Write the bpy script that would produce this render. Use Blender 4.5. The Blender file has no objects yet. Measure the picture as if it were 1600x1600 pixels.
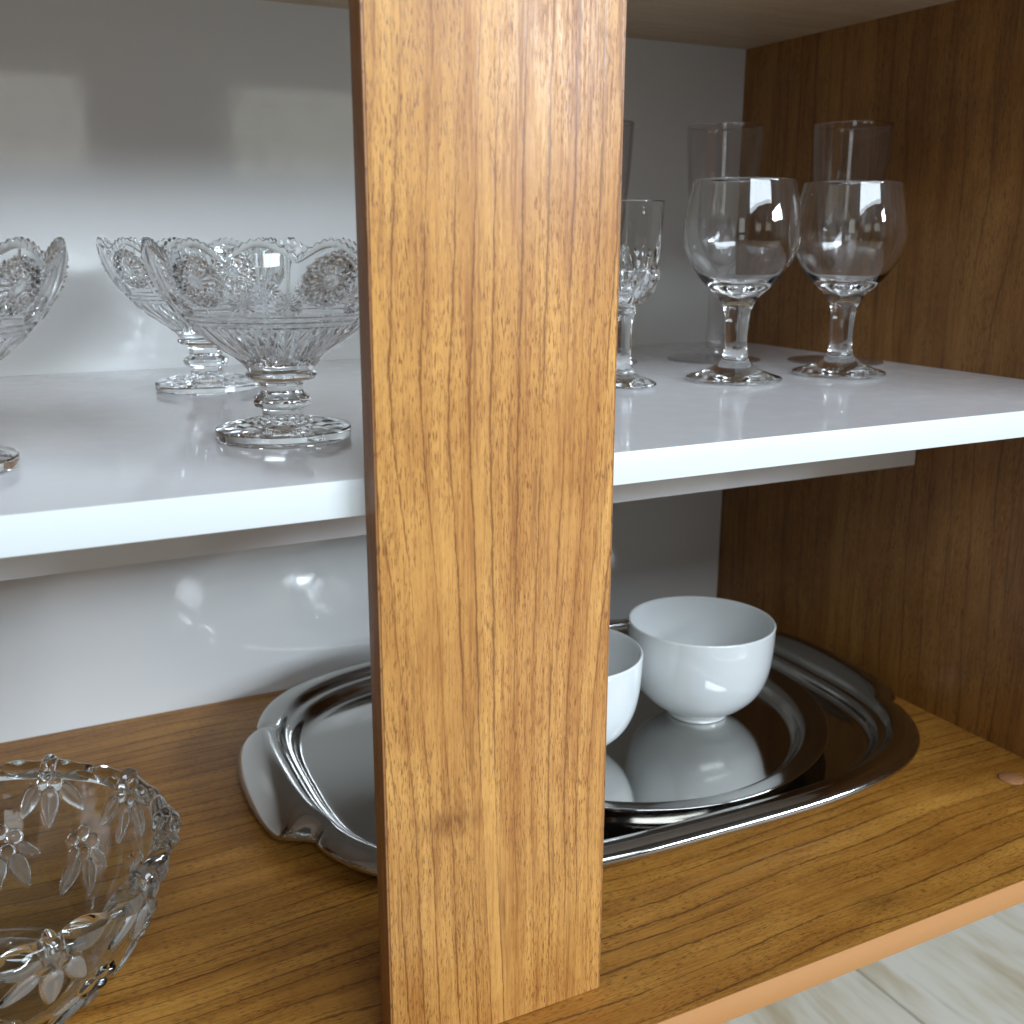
import bpy, math, random
import numpy as np
from mathutils import Vector, Matrix

# ------------------------------------------------------------------ camera
sc = bpy.context.scene
col = sc.collection
R = math.radians
yaw, pitch, roll = R(27.1018), R(14.5098), R(0.1681)
fw = Vector((math.sin(yaw)*math.cos(pitch), math.cos(yaw)*math.cos(pitch), -math.sin(pitch)))
rt = Vector((math.cos(yaw), -math.sin(yaw), 0))
up = rt.cross(fw)
c_, s_ = math.cos(roll), math.sin(roll)
rt, up = c_*rt + s_*up, -s_*rt + c_*up
cd = bpy.data.cameras.new('camera')
cam = bpy.data.objects.new('camera', cd); col.objects.link(cam)
M = Matrix.Identity(4)
for i in range(3):
    M[i][0] = rt[i]; M[i][1] = up[i]; M[i][2] = -fw[i]
M[0][3], M[1][3], M[2][3] = -0.79087, -0.99095, 0.11474
cam.matrix_world = M
cd.sensor_width = 36; cd.sensor_height = 36
cd.lens = 1658.555/1600*36
cd.clip_start = 0.02; cd.clip_end = 100
cd.dof.use_dof = True
cd.dof.focus_distance = 0.66
cd.dof.aperture_fstop = 11
sc.camera = cam

# ------------------------------------------------------------------ light
w = bpy.data.worlds.new('World'); sc.world = w; w.use_nodes = True
bg = w.node_tree.nodes['Background']
bg.inputs[0].default_value = (1.0, 0.96, 0.90, 1)
bg.inputs[1].default_value = 0.065

def area(name, az, el, dist, wx, wz, rad, color, target=(-0.45, -0.45, 0.0)):
    """window-like rectangular lamp; az measured from -Y towards +X"""
    l = bpy.data.lights.new(name, 'AREA'); l.shape = 'RECTANGLE'
    l.size = wx; l.size_y = wz
    l.energy = rad*math.pi*wx*wz
    l.color = color
    o = bpy.data.objects.new(name, l); col.objects.link(o)
    t = Vector(target)
    d = Vector((math.sin(az)*math.cos(el), -math.cos(az)*math.cos(el), math.sin(el)))
    o.location = t + d*dist
    o.rotation_euler = Vector((d.x, d.y, 0)).normalized().to_track_quat('Z', 'Y').to_euler()
    return o
area('window_light_main', R(2), R(33), 3.6, 2.8, 1.3, 12.5, (.78, .895, 1.0), target=(-0.45, -0.45, 0.1))
area('window_light_far', R(38), R(13.6), 6.0, 2.6, 0.50, 86.0, (0.75, 0.875, 1.0), target=(-0.45, -0.30, 0.2))
area('window_light_left', R(-38), R(12), 3.4, 0.7, 0.9, 1.8, (0.90, 0.98, 1.0))
def window_at(name, x0, x1, z0, z1, y, rad, color):
    o = area(name, 0, 0, 1, x1-x0, z1-z0, rad, color)
    o.location = ((x0+x1)/2, y, (z0+z1)/2)
window_at('window_light_rear', -.86, -.31, .33, .65, -3.0, 1.15, (1.0, .97, .88))
window_at('window_light_rear', .14, .66, .33, .65, -3.0, 1.15, (.96, 1.0, .86))

vs = sc.view_settings
vs.view_transform = 'Standard'; vs.look = 'None'; vs.exposure = 0.10; vs.gamma = 1.0
cy = sc.cycles
cy.use_denoising = True
try:
    cy.denoiser = 'OPENIMAGEDENOISE'; cy.denoising_input_passes = 'RGB_ALBEDO_NORMAL'
except Exception: pass
cy.max_bounces = 16; cy.transmission_bounces = 14; cy.glossy_bounces = 8; cy.diffuse_bounces = 5
cy.transparent_max_bounces = 16
cy.caustics_refractive = True; cy.caustics_reflective = True
cy.blur_glossy = 0.5; cy.sample_clamp_indirect = 60.0

# ------------------------------------------------------------------ helpers
def tag(o, label=None, cat=None, group=None, kind=None):
    if label: o['label'] = label
    if cat: o['category'] = cat
    if group: o['group'] = group
    if kind: o['kind'] = kind
    return o
def empty(name, loc, rz=0.0):
    o = bpy.data.objects.new(name, None); col.objects.link(o)
    o.location = loc; o.rotation_euler = (0, 0, rz); o.empty_display_size = 0.02
    return o
def obj(name, me, mat, parent=None, loc=None):
    if isinstance(me, tuple):
        vv, ff = me
        me = bpy.data.meshes.new(name)
        me.from_pydata([tuple(map(float, v)) for v in vv], [], [tuple(map(int, f)) for f in ff])
        me.update()
    o = bpy.data.objects.new(name, me); col.objects.link(o)
    if mat is not None and not me.materials: me.materials.append(mat)
    if parent: o.parent = parent
    if loc: o.location = loc
    return o
def smooth(o, ang=None):
    o.data.polygons.foreach_set('use_smooth', [True]*len(o.data.polygons))
    if ang is not None:
        o.data.set_sharp_from_angle(angle=R(ang))
    o.data.update()
    return o
def recalc(o):
    import bmesh
    bm = bmesh.new(); bm.from_mesh(o.data)
    bmesh.ops.remove_doubles(bm, verts=bm.verts, dist=1e-7)
    bmesh.ops.recalc_face_normals(bm, faces=bm.faces)
    bm.to_mesh(o.data); bm.free()
    return o
def box(name, lo, hi, mat, parent=None, bevel=0.0, seg=2):
    import bmesh
    bm = bmesh.new(); bmesh.ops.create_cube(bm, size=1)
    lo, hi = Vector(lo), Vector(hi)
    for v in bm.verts:
        v.co = Vector((lo[i] + (v.co[i]+.5)*(hi[i]-lo[i]) for i in range(3)))
    if bevel:
        bmesh.ops.bevel(bm, geom=bm.edges[:], offset=bevel, segments=seg, affect='EDGES', profile=.5)
    me = bpy.data.meshes.new(name); bm.to_mesh(me); bm.free()
    o = obj(name, me, mat, parent)
    return smooth(o, 35) if bevel else o
def spline(pts, n):
    """Catmull-Rom through (r,h) points, n samples per span"""
    P = np.array(pts, float); out = []
    P0 = np.vstack([2*P[0]-P[1], P, 2*P[-1]-P[-2]])
    for i in range(1, len(P0)-2):
        a, b, c, d = P0[i-1], P0[i], P0[i+1], P0[i+2]
        for k in range(n):
            t = k/n
            out.append(.5*((2*b)+(-a+c)*t+(2*a-5*b+4*c-d)*t*t+(-a+3*b-3*c+d)*t**3))
    out.append(P[-1]); out = np.array(out); out[:, 0] = np.maximum(out[:, 0], 0)
    return out
def grid_faces(nr, nc, close=True):
    i = np.arange(nr-1)[:, None]; j = np.arange(nc if close else nc-1)[None, :]
    j2 = (j+1) % nc
    return np.stack([i*nc+j+0*i, i*nc+j2+0*i, (i+1)*nc+j2, (i+1)*nc+j], -1).reshape(-1, 4)
def surf(name, X, Y, Z, mat, parent=None, cap0=True, cap1=True):
    """X,Y,Z arrays (rows, cols) closed round the columns; end rows closed with a fan"""
    nr, nc = X.shape
    V = np.stack([X, Y, Z], -1).reshape(-1, 3)
    Fq = grid_faces(nr, nc)
    n = len(V); ex = []; tris = []
    if cap0:
        ex.append(V[:nc].mean(0)); k = n+len(ex)-1
        tris += [(k, (j+1) % nc, j) for j in range(nc)]
    if cap1:
        ex.append(V[-nc:].mean(0)); k = n+len(ex)-1; b = (nr-1)*nc
        tris += [(k, b+j, b+(j+1) % nc) for j in range(nc)]
    if ex: V = np.vstack([V, np.array(ex)])
    me = bpy.data.meshes.new(name)
    nq, nt = len(Fq), len(tris)
    me.vertices.add(len(V)); me.vertices.foreach_set('co', V.astype(np.float32).ravel())
    loops = np.concatenate([Fq.ravel(), np.array(tris, int).ravel() if nt else np.array([], int)])
    me.loops.add(len(loops)); me.loops.foreach_set('vertex_index', loops.astype(np.int32))
    me.polygons.add(nq+nt)
    starts = np.concatenate([np.arange(nq)*4, nq*4+np.arange(nt)*3])
    me.polygons.foreach_set('loop_start', starts.astype(np.int32))
    me.update(calc_edges=True); me.validate()
    o = obj(name, me, mat, parent)
    recalc(o); smooth(o)
    return o
def lathe(name, pts, mat, parent=None, nc=96, n=6, rfun=None, spl=True):
    P = spline(pts, n) if spl else np.array(pts, float)
    th = np.linspace(0, 2*np.pi, nc, endpoint=False)
    r = P[:, 0][:, None]*np.ones(nc)[None, :]; h = P[:, 1][:, None]*np.ones(nc)[None, :]
    if rfun is not None: r = rfun(r, h, th[None, :]*np.ones_like(r), np.arange(len(P))[:, None])
    return surf(name, r*np.cos(th), r*np.sin(th), h, mat, parent)
def copy_tree(o, parent=None):
    c = o.copy(); col.objects.link(c)
    if parent: c.parent = parent
    for ch in list(o.children): copy_tree(ch, c)
    return c

# ------------------------------------------------------------------ materials
class NT:
    def __init__(s, name):
        s.m = bpy.data.materials.new(name); s.m.use_nodes = True
        s.t = s.m.node_tree; s.b = s.t.nodes['Principled BSDF']
    def n(s, typ, **kw):
        x = s.t.nodes.new(typ)
        for k, v in kw.items(): setattr(x, k, v)
        return x
    def l(s, a, b): s.t.links.new(a, b)
    def math(s, op, a, b=None, c=None, clamp=False):
        x = s.n('ShaderNodeMath', operation=op); x.use_clamp = clamp
        for i, v in enumerate((a, b, c)):
            if v is None: continue
            if isinstance(v, (int, float)): x.inputs[i].default_value = v
            else: s.l(v, x.inputs[i])
        return x.outputs[0]
    def noise(s, vec, scale, detail=3, rough=.5, dist=0.0):
        x = s.n('ShaderNodeTexNoise'); x.inputs['Scale'].default_value = scale
        x.inputs['Detail'].default_value = detail; x.inputs['Roughness'].default_value = rough
        x.inputs['Distortion'].default_value = dist
        s.l(vec, x.inputs['Vector']); return x.outputs['Fac']
    def comb(s, a, b, c):
        x = s.n('ShaderNodeCombineXYZ')
        for i, v in enumerate((a, b, c)):
            if isinstance(v, (int, float)): x.inputs[i].default_value = v
            else: s.l(v, x.inputs[i])
        return x.outputs[0]
    def rng(s, v, a, b, c=0.0, d=1.0, smooth=True):
        x = s.n('ShaderNodeMapRange'); x.interpolation_type = 'SMOOTHSTEP' if smooth else 'LINEAR'
        s.l(v, x.inputs[0])
        for i, k in enumerate((a, b, c, d)): x.inputs[i+1].default_value = k
        return x.outputs[0]
    def mix(s, f, a, b):
        x = s.n('ShaderNodeMix', data_type='RGBA')
        if isinstance(f, (int, float)): x.inputs['Factor'].default_value = f
        else: s.l(f, x.inputs['Factor'])
        for k, v in (('A', a), ('B', b)):
            sock = [i for i in x.inputs if i.name == k and i.type == 'RGBA'][0]
            if isinstance(v, tuple): sock.default_value = (*v, 1)
            else: s.l(v, sock)
        return [o for o in x.outputs if o.type == 'RGBA'][0]
    def bump(s, h, strength, dist):
        x = s.n('ShaderNodeBump'); x.inputs['Strength'].default_value = strength
        x.inputs['Distance'].default_value = dist; s.l(h, x.inputs['Height'])
        s.l(x.outputs[0], s.b.inputs['Normal'])

def wood(name, grain, across, light, mid, dark, seed=0.0, freq=74.0, warp=.016, rough=.36, knots=(), line=1.0, spec=.5, conv=None):
    """printed wood laminate: long dark grain lines, short pore dashes, broad tonal bands"""
    k = NT(name)
    tc = k.n('ShaderNodeTexCoord'); sp = k.n('ShaderNodeSeparateXYZ'); k.l(tc.outputs['Object'], sp.inputs[0])
    g = sp.outputs['XYZ'.index(grain)]; a = sp.outputs['XYZ'.index(across)]
    third = [x for x in 'XYZ' if x not in (grain, across)][0]
    t = sp.outputs['XYZ'.index(third)]
    low = k.noise(k.comb(k.math('MULTIPLY', a, 5.0), k.math('MULTIPLY', g, 2.2), seed), 1.0, 2, .45)
    fine = k.noise(k.comb(k.math('MULTIPLY', a, 60.0), k.math('MULTIPLY', g, 34.0), seed+7), 1.0, 6, .72)
    u = a
    if conv:                      # the growth lines draw together along the board
        u = k.math('ADD', conv, k.math('MULTIPLY', k.math('SUBTRACT', a, conv), k.rng(g, -.20, .06, 1.32, 1.0)))
    u = k.math('ADD', u, k.math('MULTIPLY', k.math('SUBTRACT', low, .5), warp*6))
    u = k.math('ADD', u, k.math('MULTIPLY', k.math('SUBTRACT', fine, .5), .0042))
    u = k.math('ADD', u, k.math('MULTIPLY', t, .9))
    us = k.math('ADD', k.math('MULTIPLY', u, freq), seed*3.1)
    vo = k.n('ShaderNodeTexVoronoi', voronoi_dimensions='1D', feature='DISTANCE_TO_EDGE')
    vo.inputs['Scale'].default_value = 1.0; vo.inputs['Randomness'].default_value = .85
    k.l(us, vo.inputs['W'])
    d = vo.outputs['Distance']
    vc = k.n('ShaderNodeTexVoronoi', voronoi_dimensions='1D', feature='F1')
    vc.inputs['Scale'].default_value = 1.0; vc.inputs['Randomness'].default_value = .85; k.l(us, vc.inputs['W'])
    sepc = k.n('ShaderNodeSeparateColor'); k.l(vc.outputs['Color'], sepc.inputs[0])
    cell = sepc.outputs[0]
    along = k.noise(k.comb(k.math('MULTIPLY', us, .35), k.math('MULTIPLY', g, 7.0), seed+3), 1.0, 2, .5)
    brk = k.noise(k.comb(k.math('MULTIPLY', a, 700.0), k.math('MULTIPLY', g, 110.0), seed+11), 1.0, 2, .6)
    wdt = k.math('MULTIPLY', k.rng(along, .3, .75, .026, .085), k.rng(brk, .25, .75, .25, 1.6))
    ln = k.math('SUBTRACT', 1.0, k.math('DIVIDE', d, wdt), clamp=True)
    ln = k.math('POWER', ln, .6)
    ln = k.math('MULTIPLY', ln, k.rng(along, .25, .55, .45, 1.0))
    halo = k.math('MULTIPLY', k.math('POWER', k.math('SUBTRACT', 1.0, k.math('MULTIPLY', d, 2.6), clamp=True), 2.0),
                  k.rng(along, .35, .75, .1, .55))
    # pores: short dashes along the grain
    p1 = k.noise(k.comb(k.math('MULTIPLY', a, 1900.0), k.math('MULTIPLY', g, 165.0), seed+1), 1.0, 2, .6)
    patch = k.noise(k.comb(k.math('MULTIPLY', a, 45.0), k.math('MULTIPLY', g, 9.0), seed+5), 1.0, 3, .6)
    pores = k.math('MULTIPLY', k.rng(p1, .53, .64), k.rng(patch, .28, .58, .25, 1.0))
    p2 = k.noise(k.comb(k.math('MULTIPLY', a, 620.0), k.math('MULTIPLY', g, 20.0), seed+2), 1.0, 4, .7)
    tone = k.noise(k.comb(k.math('MULTIPLY', us, .8), k.math('MULTIPLY', g, 3.0), seed+9), 1.0, 3, .55)
    blot = k.noise(k.comb(k.math('MULTIPLY', a, 28.0), k.math('MULTIPLY', g, 20.0), seed+4), 1.0, 4, .6)
    cmix = k.math('ADD', k.math('MULTIPLY', k.rng(tone, .3, .7), .55), k.math('MULTIPLY', cell, .25))
    cmix = k.math('ADD', cmix, k.math('MULTIPLY', k.rng(p2, .40, .70), .50))
    cmix = k.math('ADD', cmix, k.math('MULTIPLY', k.math('SUBTRACT', blot, .5), 1.0), clamp=True)
    c = k.mix(cmix, light, mid)
    dk = k.math('MAXIMUM', k.math('MULTIPLY', ln, .80*line), k.math('MULTIPLY', halo, .50*line))
    dk = k.math('MAXIMUM', dk, k.math('MULTIPLY', pores, .80))
    clus = k.noise(k.comb(k.math('MULTIPLY', us, 1.9), k.math('MULTIPLY', g, 6.0), seed+13), 1.0, 3, .6)
    dk = k.math('MAXIMUM', dk, k.math('MULTIPLY', k.rng(clus, .52, .74), k.rng(p2, .38, .66, .12, .55)))
    for (kg, ka, rg, ra, amt) in knots:
        e1 = k.math('DIVIDE', k.math('SUBTRACT', g, kg), rg); e2 = k.math('DIVIDE', k.math('SUBTRACT', a, ka), ra)
        q = k.math('SQRT', k.math('ADD', k.math('MULTIPLY', e1, e1), k.math('MULTIPLY', e2, e2)))
        q = k.math('ADD', q, k.math('MULTIPLY', k.math('SUBTRACT', patch, .5), 1.3))
        q = k.math('MULTIPLY', k.math('SUBTRACT', 1.15, q, clamp=True), k.rng(p1, .35, .62, .35, 1.0))
        dk = k.math('MAXIMUM', dk, k.math('MULTIPLY', q, amt))
    c = k.mix(dk, c, dark)
    k.l(c, k.b.inputs['Base Color'])
    k.b.inputs['Roughness'].default_value = rough
    k.b.inputs['Specular IOR Level'].default_value = spec
    k.l(k.rng(p2, .3, .7, rough-.05, rough+.09), k.b.inputs['Roughness'])
    hh = k.math('SUBTRACT', k.math('MULTIPLY', p2, .4), k.math('MULTIPLY', dk, .8))
    k.bump(hh, .22, .0004)
    return k.m

LW, MW, DW = (.64, .325, .088), (.36, .142, .030), (.150, .042, .006)
wood_stile = wood('wood_laminate_upright', 'Z', 'X', LW, MW, DW, seed=2.3, freq=78, warp=.007, rough=.40, conv=-.549, line=1.12,
                  knots=[(-.190, -.588, .012, .020, .95)])
wood_floor = wood('wood_laminate_flat', 'X', 'Y', (.50, .235, .042), (.29, .112, .015), (.075, .022, .003), seed=6.1, freq=62, warp=.013, rough=.42, spec=.35, line=1.12,
                  knots=[(-.27, -.535, .03, .014, .7)])
wood_side = wood('wood_laminate_side', 'Z', 'Y', (.36, .17, .040), (.21, .082, .014), (.060, .018, .003), seed=9.4, freq=46, warp=.012, rough=.40, line=.75)
wood_edge = wood('wood_edge_banding', 'Z', 'Y', (.36, .165, .055), (.26, .105, .032), (.12, .042, .014), seed=4.0, freq=160, warp=.002, rough=.4)
wood_top = wood('wood_top_panel', 'X', 'Y', (.56, .42, .27), (.46, .33, .20), (.30, .19, .10), seed=3.3, freq=50, warp=.012, rough=.42, line=.6)

def white_melamine(name, colr, rough, coat=0.0, wear=1.0):
    k = NT(name)
    tc = k.n('ShaderNodeTexCoord')
    n1 = k.noise(tc.outputs['Object'], 3.0, 2, .5)
    n2 = k.noise(tc.outputs['Object'], 55.0, 4, .6)
    f = k.math('ADD', k.math('MULTIPLY', n1, .6), k.math('MULTIPLY', n2, .4))
    k.l(k.mix(f, tuple(x*.97 for x in colr), colr), k.b.inputs['Base Color'])
    k.l(k.rng(n2, .3, .7, rough*(1-.4*wear), rough*(1+.7*wear)), k.b.inputs['Roughness'])
    k.bump(k.noise(tc.outputs['Object'], 14.0, 2, .5), .10, .0010)
    k.b.inputs['Coat Weight'].default_value = coat; k.b.inputs['Coat Roughness'].default_value = rough*.5
    return k.m
back_mat = white_melamine('white_glossy_backboard', (.74, .745, .73), .075, .0)
back_mat.node_tree.nodes['Principled BSDF'].inputs['Specular IOR Level'].default_value = .85
shelf_mat = white_melamine('white_glossy_shelf', (.79, .78, .80), .10, .0)
edge_mat = white_melamine('white_edge_band', (.65, .675, .675), .35, 0.0, .3)
tan_mat = white_melamine('tan_edge_band', (.45, .20, .060), .42, 0.0, .2)

def glass_mat(name, tint, ior=1.5, frost=False, density=0.0):
    k = NT(name)
    k.b.inputs['Base Color'].default_value = (*tint, 1)
    k.b.inputs['Transmission Weight'].default_value = 1.0
    k.b.inputs['IOR'].default_value = ior
    k.b.inputs['Roughness'].default_value = 0.0
    if frost:
        a = k.n('ShaderNodeAttribute'); a.attribute_name = 'frost'
        k.l(k.rng(a.outputs['Fac'], 0, 1, 0.0, .32), k.b.inputs['Roughness'])
        k.l(k.rng(a.outputs['Fac'], 0, 1, 1.0, .90), k.b.inputs['Transmission Weight'])
    if density:
        v = k.n('ShaderNodeVolumeAbsorption'); v.inputs['Color'].default_value = (.62, .86, .88, 1)
        v.inputs['Density'].default_value = density
        k.l(v.outputs[0], k.t.nodes['Material Output'].inputs['Volume'])
    return k.m
glass_cut = glass_mat('cut_glass', (.98, .995, 1.0), 1.5)
glass_clear = glass_mat('clear_glass', (.99, 1.0, .995), 1.48)
glass_bowl = glass_mat('pressed_glass', (.90, .965, .975), 1.5, frost=True)
k = NT('clear_plastic')
k.t.nodes.remove(k.b)
tr_ = k.n('ShaderNodeBsdfTransparent'); tr_.inputs[0].default_value = (.955, .95, .955, 1)
gl_ = k.n('ShaderNodeBsdfGlossy'); gl_.inputs['Roughness'].default_value = .04
lw_ = k.n('ShaderNodeLayerWeight'); lw_.inputs['Blend'].default_value = .5
mx_ = k.n('ShaderNodeMixShader')
fr_n = k.math('ADD', .085, k.math('MULTIPLY', .9, k.math('POWER', lw_.outputs['Facing'], 4.0)), clamp=True)
k.l(fr_n, mx_.inputs[0]); k.l(tr_.outputs[0], mx_.inputs[1]); k.l(gl_.outputs[0], mx_.inputs[2])
k.l(mx_.outputs[0], k.t.nodes['Material Output'].inputs['Surface'])
plastic_clear = k.m

def steel_mat(name, colr, r0, r1):
    k = NT(name); tc = k.n('ShaderNodeTexCoord')
    k.b.inputs['Metallic'].default_value = 1.0
    n1 = k.noise(tc.outputs['Object'], 9.0, 3, .6)
    n2 = k.noise(tc.outputs['Object'], 160.0, 3, .6)
    k.l(k.mix(n1, tuple(x*.93 for x in colr), colr), k.b.inputs['Base Color'])
    k.l(k.rng(k.math('ADD', k.math('MULTIPLY', n1, .6), k.math('MULTIPLY', n2, .4)), .35, .65, r0, r1), k.b.inputs['Roughness'])
    sp = k.n('ShaderNodeSeparateXYZ'); k.l(tc.outputs['Object'], sp.inputs[0])
    sx = k.math('ADD', k.math('MULTIPLY', sp.outputs[0], .8), k.math('MULTIPLY', sp.outputs[1], .6))
    sy = k.math('SUBTRACT', k.math('MULTIPLY', sp.outputs[1], .8), k.math('MULTIPLY', sp.outputs[0], .6))
    scr = k.noise(k.comb(k.math('MULTIPLY', sx, 1100.0), k.math('MULTIPLY', sy, 22.0), 0.0), 1.0, 2, .6)
    scr = k.rng(scr, .60, .70, 0.0, 1.0)
    k.bump(k.math('SUBTRACT', n1, k.math('MULTIPLY', scr, .012)), .06, .002)
    return k.m
steel_tray = steel_mat('polished_steel_tray', (.43, .415, .39), .08, .14)
steel_plate = steel_mat('polished_steel_plate', (.56, .55, .53), .06, .11)
steel_spoon = steel_mat('steel_cutlery', (.74, .73, .71), .2, .32)

k = NT('white_porcelain'); tc = k.n('ShaderNodeTexCoord')
n1 = k.noise(tc.outputs['Object'], 25.0, 2, .5)
k.l(k.mix(n1, (.68, .70, .69), (.72, .735, .73)), k.b.inputs['Base Color'])
k.b.inputs['Roughness'].default_value = .07
k.b.inputs['Coat Weight'].default_value = .4; k.b.inputs['Coat Roughness'].default_value = .03
k.bump(k.noise(tc.outputs['Object'], 32.0, 2, .5), .12, .002)
porcelain = k.m

k = NT('marble_tile'); tc = k.n('ShaderNodeTexCoord'); sp = k.n('ShaderNodeSeparateXYZ'); k.l(tc.outputs['Object'], sp.inputs[0])
ww = k.noise(tc.outputs['Object'], 2.2, 4, .6)
v1 = k.noise(k.comb(k.math('ADD', k.math('MULTIPLY', sp.outputs[0], 16.0), k.math('MULTIPLY', ww, 1.1)), k.math('MULTIPLY', sp.outputs[1], 2.4), 1.0), 1.0, 4, .6)
v2 = k.noise(k.comb(k.math('ADD', k.math('MULTIPLY', sp.outputs[0], 55.0), k.math('MULTIPLY', ww, 2.5)), k.math('MULTIPLY', sp.outputs[1], 6.0), 5.0), 1.0, 3, .6)
c1 = k.mix(k.rng(v1, .42, .7), (.72, .67, .56), (.50, .40, .25))
c1 = k.mix(k.rng(v2, .55, .8, 0, .5), c1, (.36, .32, .24))
k.l(c1, k.b.inputs['Base Color']); k.b.inputs['Roughness'].default_value = .28
tile_mat = k.m
k = NT('grout'); tc = k.n('ShaderNodeTexCoord')
k.l(k.mix(k.noise(tc.outputs['Object'], 90, 3), (.50, .50, .45), (.62, .62, .57)), k.b.inputs['Base Color'])
k.b.inputs['Roughness'].default_value = .8
grout = k.m

# ------------------------------------------------------------------ the room floor
T = .018; H = .3129; D = .5052; F = .3292; E = .562; XL = -1.115
ZF = -.86
box('floor', (-3.2, -3.6, ZF-.05), (2.2, .60, ZF-.002), grout)
fl = bpy.data.objects['floor']; tag(fl, kind='structure')
jx = .1463 + (.8-.8)*1.0
TS = .60
tile_me = None
x0 = .207
for i in range(-5, 4):
    for j in range(-6, 1):
        if tile_me is None:
            t_ = box('tile', (0, 0, -.008), (TS-.003, TS-.003, 0), tile_mat, fl, bevel=.0012, seg=1); tile_me = t_.data
        else:
            t_ = obj('tile', tile_me, None, fl)
        if x0+i*TS < -3.2 or x0+(i+1)*TS > 2.2: 
            bpy.data.objects.remove(t_); 
            continue
        t_.location = (x0+i*TS, j*TS-.001, ZF)

# ------------------------------------------------------------------ the cabinet
cab = empty('display_cabinet', (XL, 0, -F-T))
cab.location = (0, 0, 0)
tag(cab, 'open wooden display cabinet with white backboard, white glossy shelf and broad wooden upright', 'cabinet')
box('back_panel', (XL-T, 0, -F-T), (T, .004, H+T), back_mat, cab)
box('side_panel', (0, -E+.0005, -F), (T, -.0005, H), wood_side, cab)
box('side_panel', (XL-T, -E+.0005, -F), (XL, -.0005, H), wood_side, cab)
bt = box('bottom_panel', (XL-T, -E, -F-T), (T, -.0005, -F), wood_floor, cab)
box('edge_band', (XL-T, -E-.0012, -F-T-.0003), (T, -E, -F+.0003), tan_mat, bt, bevel=.0004)
box('top_panel', (XL-T, -E, H), (T, -.0005, H+T), wood_top, cab)
sh = box('shelf', (XL+.0005, -D, -T), (-.0005, -.0012, 0), shelf_mat, cab)
box('edge_band', (XL+.0005, -D-.0012, -T-.0004), (-.0005, -D, .0002), edge_mat, sh, bevel=.0004)
box('shelf_rail', (XL+.0005, -.2857, -.0935), (-.0005, -.2697, -T), shelf_mat, cab)
# broad upright in front of the shelf: laminate face on a board with banded edges
st = box('upright_board', (-.6231, -.5215, -F+.0003), (-.4902, -.5066, H+.25), wood_stile, cab, bevel=.0006)
box('edge_band', (-.6243, -.5211, -F+.0003), (-.6231, -.5066, H+.25), wood_edge, st, bevel=.0003)
box('edge_band', (-.4902, -.5211, -F+.0003), (-.4892, -.5066, H+.25), wood_edge, st, bevel=.0003)
# the cap on the top of the side panel and on the bottom
cap_mat = wood('wood_screw_cap', 'X', 'Y', (.52, .25, .11), (.45, .20, .085), (.32, .13, .05), seed=1.0, freq=300, warp=.001, rough=.5)
def disc(name, r, t, mat, parent):
    return lathe(name, [(0, 0), (r, 0), (r, t*.6), (r-.0004, t), (0, t)], mat, parent, nc=40, spl=False)
o = disc('screw_cap', .0105, .0012, cap_mat, cab); o.location = (-.041, -.458, -F)
capm2 = wood('wood_screw_cap_dark', 'Z', 'Y', (.30, .13, .05), (.24, .10, .035), (.12, .05, .02), seed=1.7, freq=300, warp=.001, rough=.5)
o = disc('screw_cap', .0075, .0010, capm2, cab); o.location = (0, -.079, .282); o.rotation_euler = (0, -math.pi/2, 0)

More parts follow.
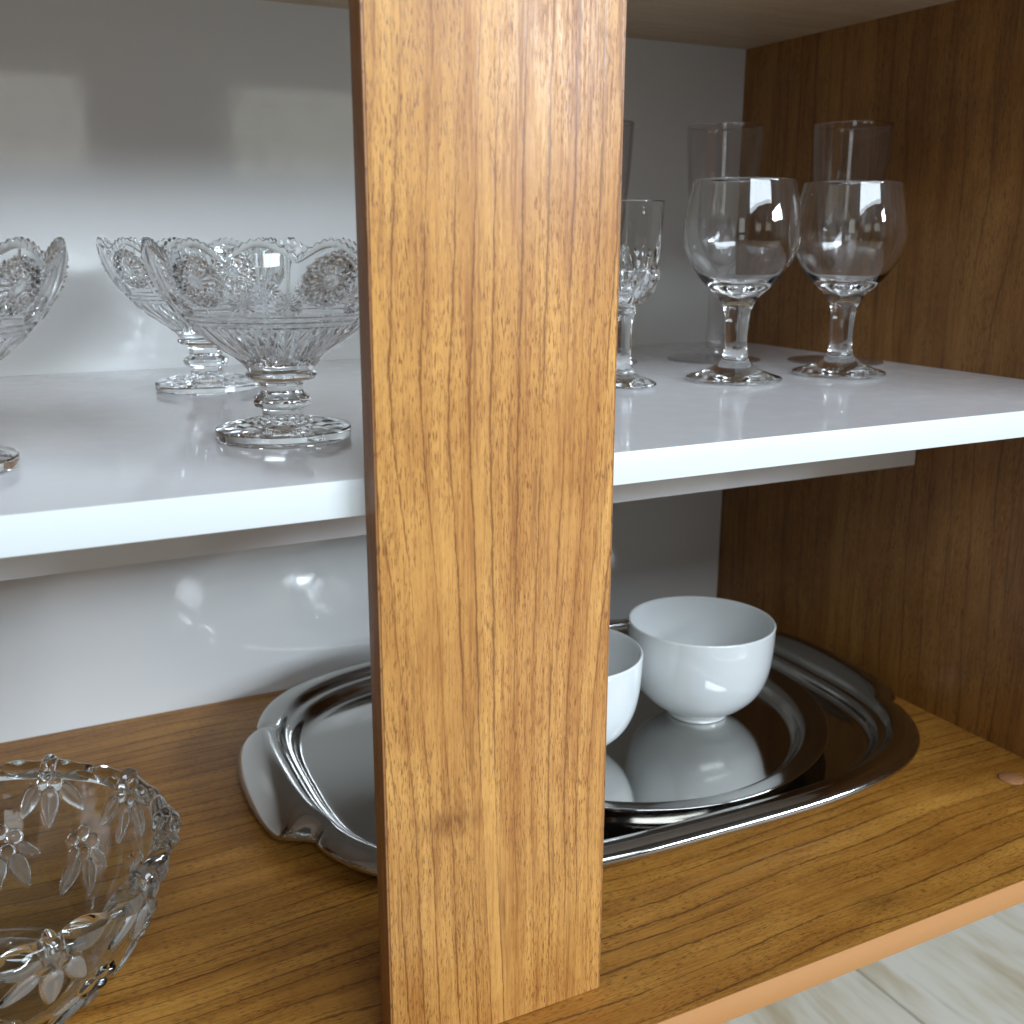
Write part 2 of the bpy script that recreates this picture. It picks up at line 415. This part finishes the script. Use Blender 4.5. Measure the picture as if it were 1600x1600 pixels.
# ------------------------------------------------------------------ cut-glass compotes
def tri(x):  # triangle wave 0..1, period 1
    x = x % 1.0
    return 1-np.abs(2*x-1)
def compote():
    root = empty('glass_compote', (0, 0, 0))
    nc = 840
    th = np.linspace(0, 2*np.pi, nc, endpoint=False)
    prof = spline([(.0195, .0405), (.0245, .0465), (.0350, .0541), (.0478, .0645), (.0588, .0765), (.0666, .0885), (.0714, .1015), (.0730, .1150)], 26)
    hs = prof[:, 1]; rs = prof[:, 0]
    # scallops: 12 arches, star motifs under even ones (star at theta=0)
    u = (th/(2*np.pi)*12+.5) % 1.0          # 0..1 across an arch, .5 at its centre
    arch = (.5-.5*np.cos(2*np.pi*u))**.62
    hv = .1015+.0078*arch                    # edge of the thick wall
    teeth = tri(u*9.0)
    htop = hv+.0034+.0014*teeth
    nb = 26
    rows_r = []; rows_h = []
    base_t = (hs-hs[0])/(hs[-1]-hs[0])
    TH = th[None, :]
    hh = hs[0]+base_t[:, None]*(hv[None, :]-hs[0])
    rr = np.interp(hh, hs, rs)
    # relief
    si = np.round(TH/(np.pi/3)); dth = TH-si*np.pi/3
    dx = dth*rr; dy = (hh-.0920)*1.12
    rho = np.hypot(dx, dy); an = np.arctan2(dy, dx)
    disp = np.zeros_like(rr)
    R0, R1, R2 = .0046, .0098, .0148
    m0 = rho < R0
    disp = np.where(m0, .0016*np.sqrt(np.clip(1-(rho/R0)**2, 0, 1)), disp)
    m1 = (rho >= R0) & (rho < R1)
    s1 = tri(an/(2*np.pi)*16); q = (rho-R0)/(R1-R0)
    disp = np.where(m1, -.0013+.0024*np.clip(s1-q*.9+.35, 0, 1), disp)
    m2 = (rho >= R1) & (rho < R2+.0012*tri(an/(2*np.pi)*16))
    s2 = tri(an/(2*np.pi)*16+.5); q2 = (rho-R1)/(R2-R1)
    dm = np.minimum(tri(an/(2*np.pi)*16+q2), tri(an/(2*np.pi)*16-q2))
    disp = np.where(m2, -.0013+.0030*dm, disp)
    # plain panels with a raised mould seam
    pd = (TH % (np.pi/3))-np.pi/6
    seam = np.exp(-(pd*rr/.0007)**2)
    disp += .0007*seam*(hh > .045)
    # horizontal bands
    for hb in (.0735, .0705, .0675):
        disp -= .0008*np.exp(-((hh-hb)/.0006)**2)
    # lower body: crossed diagonal mitres and fans
    low = 1/(1+np.exp((hh-.0665)/.0006))
    up_ = 1/(1+np.exp(-(hh-.046)/.0008))
    zz = (hh-.045)/.011
    dia = np.minimum(tri(TH/(2*np.pi)*42+zz*.9), tri(TH/(2*np.pi)*42-zz*.9))
    fan = tri(TH/(2*np.pi)*36)
    sel = (np.sin(TH*6) > -.25)
    disp += low*up_*np.where(sel, .0021*dia-.0010, .0014*fan-.0008)
    # small fans between the stars
    fy = (hh-.0800)*1.2; fx = pd*rr
    fr = np.hypot(np.abs(fx)-.012, fy); fa = np.arctan2(fy, np.abs(fx)-.012)
    disp += np.where(fr < .0075, .0012*tri(fa/(2*np.pi)*14)-.0006, 0)*np.where(rho > R2, 1, 0)
    outer_r = rr+disp
    # notch step to the thin serrated lip
    lip_r0 = np.interp(hv, hs, rs)-.0022
    n_l = 8
    lr, lh = [], []
    for q in np.linspace(0.0, 1, n_l):
        lh.append(hv+.0003+(htop-hv-.0003)*q); lr.append(lip_r0+.0014*q+.0004*teeth*q)
    thk = .0036
    ir = np.interp(htop, hs, rs, right=rs[-1]+.0006)
    lr.append(np.interp(htop, hs, rs)-.0030); lh.append(htop-.0002)
    inn_t = np.linspace(1, 0, 40)
    hin0 = .0470
    ih = []; irr = []
    for q in inn_t[1:]:
        h_ = hin0+(htop-.0008-hin0)*q**1.0
        ih.append(h_); irr.append(np.maximum(np.interp(h_-.001, hs, rs)-thk, .0))
    # close the inner bottom smoothly
    last_r = irr[-1]; last_h = ih[-1]
    for q in (.75, .5, .25, .08):
        irr.append(last_r*q); ih.append(last_h-.0022*(1-q))
    # foot and stem below (outer), from the centre of the base upward
    footp = [(0.0, .0006), (.018, .0006), (.034, .0004), (.0375, .0), (.0390, .0012), (.0393, .0060), (.0386, .0068), (.034, .0077), (.026, .0092), (.0175, .0108), (.0140, .0118),
             (.0124, .0124), (.0123, .0170), (.0130, .0178), (.0162, .0190), (.0172, .0215), (.0170, .0235), (.0150, .0250), (.0130, .0262), (.0127, .0310), (.0135, .0335),
             (.0195, .0350), (.0206, .0368), (.0203, .0384), (.0185, .0392), (.0195, .0405)]
    fp = []
    for a_, b_ in zip(footp[:-1], footp[1:]):
        nn = 5
        for q in range(nn): fp.append((a_[0]+(b_[0]-a_[0])*q/nn, a_[1]+(b_[1]-a_[1])*q/nn))
    fp = np.array(fp[1:])
    fr_ = fp[:, 0][:, None]*np.ones(nc); fh_ = fp[:, 1][:, None]*np.ones(nc)
    i = np.arange(len(fp))[:, None]
    ray_m = ((fr_ > .0145) & (fr_ < .034) & (fh_ > .0062) & (fh_ < .0122))
    fh_ = fh_ + np.where(ray_m, (-.0007+.0010*tri(TH/(2*np.pi)*16)) * np.clip((fr_-.0145)/.004, 0, 1)*np.clip((.034-fr_)/.006, 0, 1), 0)
    under = (fh_ < .0013) & (fr_ < .033)
    fh_ = fh_ + np.where(under, .0*tri(TH/(2*np.pi)*24)*np.clip(fr_/.01, 0, 1)*np.clip((.033-fr_)/.004, 0, 1), 0)
    stem_m = (fh_ > .0115) & (fh_ < .034)
    facet = np.cos(np.pi/10)/np.cos((TH % (np.pi/5))-np.pi/10)
    fr_ = np.where(stem_m, fr_*facet, fr_)
    r_all = np.vstack([fr_, outer_r, np.array(lr), np.array(irr)])
    h_all = np.vstack([fh_, hh, np.array(lh), np.array(ih)])
    o = surf('glass_body', r_all*np.cos(th), r_all*np.sin(th), h_all, glass_cut, root)
    o.data.set_sharp_from_angle(angle=R(32))
    return root
cp = compote()
cg = 'cut glass footed bowls on the white shelf'
cp.location = (-.629, -.379, .0002); cp.rotation_euler = (0, 0, R(-141)); cp.scale = (1.0, 1.0, 1.0)
tag(cp, 'cut glass footed bowl beside the left edge of the upright, overlapping another bowl behind it', 'glass bowl', cg)
c2 = copy_tree(cp); c2.location = (-.626, -.149, .0002); c2.rotation_euler = (0, 0, R(-146))
c2['label'] = 'cut glass footed bowl standing farther back, its stem seen left of the front bowl'
c3 = copy_tree(cp); c3.location = (-.8115, -.3955, .0002); c3.rotation_euler = (0, 0, R(-49))
c3['label'] = 'cut glass footed bowl cut off by the left edge of the photo'

# ------------------------------------------------------------------ wine glasses
def goblet():
    root = empty('wine_glass', (0, 0, 0))
    lathe('glass_body', [(0, .0006), (.020, .0005), (.034, .0003), (.0382, .0006), (.0393, .0022), (.0375, .0036), (.030, .0058), (.021, .0096), (.0142, .0140), (.0112, .0175),
        (.0096, .0240), (.0091, .031), (.0093, .042), (.0099, .050), (.0115, .0575), (.0142, .0640), (.0190, .0700), (.0255, .0760), (.0325, .0835), (.0400, .0945), (.0448, .1055), (.0468, .1150),
        (.0464, .1260), (.0445, .1380), (.0420, .1500), (.0403, .1575), (.0398, .1590), (.0390, .1593), (.0386, .1585),
        (.0404, .1500), (.0428, .1380), (.0446, .1260), (.0450, .1150), (.0430, .1060), (.0384, .0960), (.0312, .0862), (.0235, .0800), (.0150, .0768), (.0080, .0745), (.0035, .0722), (0, .0712)],
        glass_clear, root, nc=128, n=7)
    return root
g1 = goblet(); gg = 'round stemmed wine glasses on the right of the shelf'
g1.location = (-.224, -.288, .0002)
tag(g1, 'round stemmed wine glass next to the small cut glass, left one of the pair', 'wine glass', gg)
g2 = copy_tree(g1); g2.location = (-.117, -.297, .0002)
g2['label'] = 'round stemmed wine glass nearest the wooden side wall, right one of the pair'

def cordial():
    root = empty('liqueur_glass', (0, 0, 0))
    k_ = .141/.154
    out = [(0, .0010), (.015, .0012), (.0255, .0004), (.0283, .0012), (.0280, .0030), (.022, .0062), (.014, .0092), (.0098, .0120), (.0085, .0160), (.0068, .0260),
           (.0068, .0400), (.0074, .0540), (.0084, .0600), (.0098, .0625), (.0093, .0650), (.0100, .0690), (.0150, .0715), (.0210, .0765), (.0262, .0840), (.0292, .0925), (.0298, .1000), (.0302, .1150),
           (.0312, .1350), (.0320, .1530), (.0316, .1540), (.0308, .1532), (.0298, .1350), (.0286, .1150), (.0278, .1000), (.0262, .0930), (.0225, .0860), (.0160, .0795), (.0080, .0765), (0, .0755)]
    out = [(r*(.89 if h > .066 else .95), h*k_) for r, h in out]
    def rf(r, h, th, i):
        outer = i < 23*9
        oct_ = np.cos(np.pi/8)/np.cos((th % (np.pi/4))-np.pi/8)
        st_ = (h > .0105*k_) & (h < .066*k_) & outer
        r = np.where(st_, r*oct_, r)
        dz = (h/k_-.070)/.0105
        dm = np.minimum(tri(th/(2*np.pi)*14+dz/2), tri(th/(2*np.pi)*14-dz/2))
        r = np.where(outer & (h > .0705*k_) & (h < .0985*k_), r+.0030*dm-.0014, r)
        fl_ = tri(th/(2*np.pi)*14)
        taper = np.clip((.122-h/k_)/.022, 0, 1)
        r = np.where(outer & (h >= .0985*k_) & (h < .122*k_), r-.0018*np.clip(taper*1.6-fl_, 0, 1)*np.clip(taper*3, 0, 1), r)
        return r
    lathe('glass_body', out, glass_clear, root, nc=224, n=9, rfun=rf)
    root.children[0].data.set_sharp_from_angle(angle=R(30))
    return root
cg_ = cordial(); cg_.location = (-.327, -.277, .0002); cg_.rotation_euler = (0, 0, .2)
tag(cg_, 'small straight-sided cut stem glass half hidden by the right edge of the upright', 'glass')

def flute():
    root = empty('plastic_flute', (0, 0, 0))
    lathe('flute_body', [(0, .0125), (.0070, .0125), (.0086, .0130), (.0086, .0240), (.0078, .0262), (.0076, .0500), (.0080, .0660), (.0120, .0760), (.0190, .0900), (.0250, .1100), (.0290, .1350), (.0320, .1650),
        (.0338, .1900), (.0350, .2130), (.0344, .2133), (.0338, .2125), (.0326, .1900), (.0308, .1650), (.0278, .1350), (.0238, .1110), (.0176, .0920), (.0100, .0810), (0, .0780)],
        plastic_clear, root, nc=96, n=6)
    lathe('foot', [(0, .0008), (.030, .0006), (.0430, .0002), (.0440, .0008), (.0430, .0018), (.030, .0026), (.016, .0040), (.0105, .0060), (.0090, .0090), (.0078, .0110), (.0076, .0124), (0, .0124)],
        plastic_clear, root, nc=96, n=4)
    return root
f1 = flute(); f1.location = (-.144, -.157, .0002); fg = 'tall clear plastic flutes along the back of the shelf'
tag(f1, 'tall clear plastic flute at the back, rising behind the left wine glass', 'flute glass', fg)
f2 = copy_tree(f1); f2.location = (-.050, -.222, .0002); f2['label'] = 'tall clear plastic flute rising behind the wine glass nearest the side wall'
f3 = copy_tree(f1); f3.location = (-.262, -.121, .0002); f3['label'] = 'tall clear plastic flute almost wholly hidden behind the upright, behind the small cut glass'

# ------------------------------------------------------------------ steel tray
TZ = -F
def supere(th, a, b, n):
    c, s = np.cos(th), np.sin(th)
    r = (np.abs(c/a)**n+np.abs(s/b)**n)**(-1/n)
    return r*c, r*s
def tray():
    root = empty('serving_tray', (-.322, -.2245, TZ+.0004), R(-2))
    nc = 360; th = np.linspace(0, 2*np.pi, nc, endpoint=False)
    a, b = .288, .2135
    # (inset from the outer edge, height, handle weight)
    rows = [(.205, .0022, 0), (.19, .0022, 0), (.15, .0022, 0), (.10, .0022, 0), (.055, .0022, 0), (.039, .0022, 0), (.0362, .0026, 0), (.0340, .0046, 0), (.0322, .0085, 0), (.0305, .0122, 0), (.0285, .0142, 0),
            (.0262, .0147, .0), (.0244, .0152, .0), (.0230, .0174, .0), (.0214, .0206, .0), (.0196, .0228, .05), (.0165, .0238, .16), (.0128, .0240, .34), (.0090, .0236, .56), (.0055, .0224, .77), (.0026, .0206, .92), (.0008, .0184, 1.0), (0, .0160, 1.0), (.0012, .0148, 1.0)]
    X = []; Y = []; Z = []
    for ins, h, hw in rows:
        aa, bb = a-ins, b-ins
        nn = 3.3-.35*min(1, ins/.1)
        x, y = supere(th, aa, bb, nn)
        ex0, ey0 = supere(th, a, b, 3.3)
        # handle lobes on both ends
        side = np.sign(x)
        dy = np.abs(ey0+.0)
        wl = 1/(1+np.exp((dy-.088)/.0035))*(np.abs(ex0) > .1)
        bulge = np.clip(1-(dy/.105)**2, 0, 1)**.5
        x = x+side*wl*hw*(.004+.018*bulge)
        dip = wl*hw
        z = h+wl*(.0115*math.sin(math.pi*min(1, hw*1.02)**.8) if hw > 0 else 0)*bulge - dip**3*.007*wl*bulge
        # notch at each end of a handle
        notch = np.exp(-((dy-.093)/.006)**2)*(np.abs(ex0) > .1)*hw
        x = x-side*notch*.007; z = z-notch*.003
        X.append(x); Y.append(y); Z.append(z+0*x)
    X, Y, Z = map(np.array, (X, Y, Z))
    # underside: same sheet 1.1 mm lower
    X2, Y2, Z2 = X[::-1][1:], Y[::-1][1:], Z[::-1][1:]-.0012
    Z2 = np.maximum(Z2, .0)
    o = surf('tray_body', np.vstack([X, X2]), np.vstack([Y, Y2]), np.vstack([Z, Z2]), steel_tray, root)
    m = o.modifiers.new('s', 'SUBSURF'); m.levels = 1; m.render_levels = 1
    return root
tr = tray()
tag(tr, 'large polished steel serving tray with curled end handles lying on the cabinet bottom', 'tray')

# round steel plate on the tray
pl = empty('round_plate', (-.282, -.222, TZ+.0030))
lathe('plate_body', [(0, .0003), (.10, .0003), (.150, .0003), (.156, .0010), (.1600, .0050), (.1630, .0095), (.1665, .0118), (.1740, .0140), (.1830, .0163), (.1858, .0170), (.1868, .0163), (.1858, .0154), (.1830, .0151), (.1740, .0128),
      (.1668, .0106), (.1638, .0083), (.1608, .0040), (.157, .0), (.150, -.0004), (0, -.0004)], steel_plate, pl, nc=200, n=4)
tag(pl, 'round shallow polished steel plate lying on the serving tray under the white bowls', 'plate')
PZ = TZ+.0030+.0004

# porcelain bowls
def pbowl():
    root = empty('porcelain_bowl', (0, 0, 0))
    lathe('bowl_body', [(0, .0035), (.022, .0030), (.0245, .0008), (.0262, .0), (.0280, .0008), (.0290, .0045), (.0345, .0085), (.0450, .0155), (.0560, .0270), (.0628, .0410), (.0662, .0560), (.0678, .0740), (.0684, .0905),
        (.0682, .0930), (.0672, .0938), (.0661, .0928), (.0655, .0905), (.0648, .0740), (.0630, .0560), (.0595, .0420), (.0525, .0290), (.0415, .0180), (.0250, .0110), (.0100, .0088), (0, .0085)],
        porcelain, root, nc=128, n=6)
    return root
b1 = pbowl(); b1.location = (-.2045, -.236, PZ); bgp = 'white porcelain bowls on the steel plate'
tag(b1, 'white porcelain bowl standing fully in view on the round steel plate', 'bowl', bgp)
b2 = copy_tree(b1); b2.location = (-.357, -.243, PZ)
b2['label'] = 'white porcelain bowl half hidden behind the right edge of the upright'

# teaspoon resting in the hidden bowl, its handle lying over the rim
sp_ = empty('teaspoon', (-.362, -.268, PZ+.01))
def spoon():
    A = Vector((-.425, -.236, PZ+.0975)); B = Vector((-.2745, -.2190, PZ+.0975))
    d = (B-A); L = d.length; d.normalize()
    side = d.cross(Vector((0, 0, 1))).normalized(); nrm = side.cross(d).normalized()
    n = 30; nc = 16; th = np.linspace(0, 2*np.pi, nc, endpoint=False)
    X = np.zeros((n, nc)); Y = X.copy(); Z = X.copy()
    for i in range(n):
        t = i/(n-1)
        if t < .32: wd = .0155*math.sqrt(max(.02, 1-((t-.16)/.16)**2)) if abs(t-.16) < .16 else .003
        else: wd = .0028+.0024*(t-.32)/.68
        if t > .96: wd *= math.sqrt(max(.08, 1-((t-.96)/.042)**2))
        wd = max(wd, .0026 if .25 < t < .96 else .0012); tk = .0020
        bend = -.004*math.sin(math.pi*min(1, t/.32)) if t < .32 else .003*math.sin(math.pi*(t-.32)/.68)
        for j in range(nc):
            p = A+d*(L*t)+side*(wd*math.cos(th[j]))+nrm*(tk*math.sin(th[j])+bend)-sp_.location
            X[i, j], Y[i, j], Z[i, j] = p
    surf('spoon_body', X, Y, Z, steel_spoon, sp_)
spoon()
tag(sp_, 'steel teaspoon lying across the porcelain bowls, only its tip showing beside the upright', 'spoon')

# ------------------------------------------------------------------ pressed-glass bowl with flower relief
def salad_bowl():
    root = empty('salad_bowl', (-.826, -.357, -F+.0003))
    nc = 900; th = np.linspace(0, 2*np.pi, nc, endpoint=False); TH = th[None, :]
    N = 11
    outer = spline([(.055, .002), (.062, .0025), (.072, .007), (.085, .018), (.098, .035), (.1085, .055), (.1155, .075), (.1190, .0875)], 22)
    ro = outer[:, 0][:, None]+0*TH; ho = outer[:, 1][:, None]+0*TH
    frost_o = np.zeros_like(ro)
    u = (TH/(2*np.pi)*N) % 1.0; uc = u-.5             # nodes at u=0
    un = np.where(u > .5, u-1, u)                     # signed distance from node
    seg = 2*np.pi/N
    s_arc = np.concatenate([[0], np.cumsum(np.hypot(*np.diff(outer, axis=0).T))])
    s_tot = s_arc[-1]
    S = (s_tot-s_arc)[:, None]+0*TH                  # distance below the rim
    disp = np.zeros_like(ro)
    def bead(xc, yc, r, hgt, off=0.0, src=un):
        nonlocal disp
        x = src*seg*ro-xc; y = S-yc
        q = 1-(x*x+y*y)/(r*r)
        disp = np.maximum(disp, hgt*np.sqrt(np.clip(q, 0, 1)))
    def leaf(xc, yc, ln, wd, ang, hgt, src=un):
        nonlocal disp, frost_o
        x = src*seg*ro-xc; y = S-yc
        ca, sa = math.cos(ang), math.sin(ang)
        a_ = (x*ca+y*sa)/ln; b_ = (-x*sa+y*ca)/(wd*np.clip(1-.45*(x*ca+y*sa)/ln, .3, 1.5))
        q = 1-a_*a_-b_*b_
        m = np.clip(q*2.2, 0, 1)**.5
        disp = np.maximum(disp, hgt*m*(1-.35*np.exp(-(b_/.16)**2)))
        frost_o = np.maximum(frost_o, (q > .10)*1.0)
    # hanging leaf sprays under each node
    leaf(0, .026, .0140, .0060, math.pi/2, .0030)
    leaf(.0145, .022, .0125, .0050, R(64), .0026); leaf(-.0175, .0175, .0125, .0054, R(144), .0026)
    for (x, y, r) in ((-.0048, .0085, .0050), (.0050, .0090, .0048), (0, .0160, .0042)): bead(x, y, r, .0042)
    # flower clusters between the nodes, lower on the wall
    for (x, y, r) in ((-.0070, .0450, .0056), (.0024, .0405, .0053), (.0098, .0465, .0050), (-.0024, .0540, .0052), (.0066, .0555, .0046)): bead(x, y, r, .0044, src=uc)
    leaf(-.0115, .0675, .0125, .0058, R(118), .0028, src=uc); leaf(.0044, .0705, .0130, .0052, R(82), .0028, src=uc)
    leaf(-.0165, .0540, .0085, .0040, R(160), .0018, src=uc)
    ro = ro+disp
    # rim: two twisted leaf swells per span and a bead knot at each node
    sw = np.abs(np.sin(2*np.pi*u))**.8                # two swells between nodes
    node = np.exp(-((un*seg*.119)/.0052)**2)
    knots_ = .35+.65*np.abs(np.cos(un*seg*.119/.0034))
    rr0, hh0 = .1190, .0875
    rw = .0040+.0032*sw+.0050*node*knots_             # rim half thickness
    rise = .0010+.0046*sw*(1-node)+.0095*node
    n_r = 22
    RR = []; HH = []
    for q in np.linspace(-.30*math.pi, 1.12*math.pi, n_r):
        tw = .0011*np.sin(2*np.pi*u*2+q*2)*(1-node)
        bx = rw*math.cos(q)+tw*math.cos(q); bz = (rw*.55+rise*.62)*math.sin(q)+tw*math.sin(q)
        RR.append((rr0-.0012+bx)[0]); HH.append((hh0+.0008+bz)[0])
    RR, HH = np.array(RR), np.array(HH)
    inn = spline([(.1145, .0840), (.1110, .073), (.1040, .054), (.0935, .035), (.0800, .019), (.0670, .0095), (.0520, .0066), (.030, .0062), (.008, .0061)], 10)
    ri = inn[:, 0][:, None]+0*TH; hi = inn[:, 1][:, None]+0*TH
    base = np.array([(.004, .0012), (.045, .0012), (.050, .0002), (.0535, .0002)])
    rb = base[:, 0][:, None]+0*TH; hb = base[:, 1][:, None]+0*TH
    r_all = np.vstack([rb, ro, RR, ri]); h_all = np.vstack([hb, ho, HH, hi])
    fr_all = np.vstack([0*rb, frost_o, 0*RR, 0*ri])
    nv = r_all.size
    nr = len(r_all)
    o = surf('glass_body', r_all*np.cos(th), r_all*np.sin(th), h_all, glass_bowl, root)
    # frost attribute by nearest (surface order is kept by surf; recalc merges nothing here)
    at = o.data.attributes.new('frost', 'FLOAT', 'POINT')
    f = np.zeros(len(o.data.vertices), np.float32)
    if len(f) >= nv: f[:nv] = fr_all.ravel()
    at.data.foreach_set('value', f)
    root.rotation_euler = (0, 0, R(-4)); root.scale = (.965, .965, 1.0)
    return root
sb_ = salad_bowl()
tag(sb_, 'clear pressed glass bowl with flower relief and beaded leaf rim in the lower left corner', 'glass bowl')
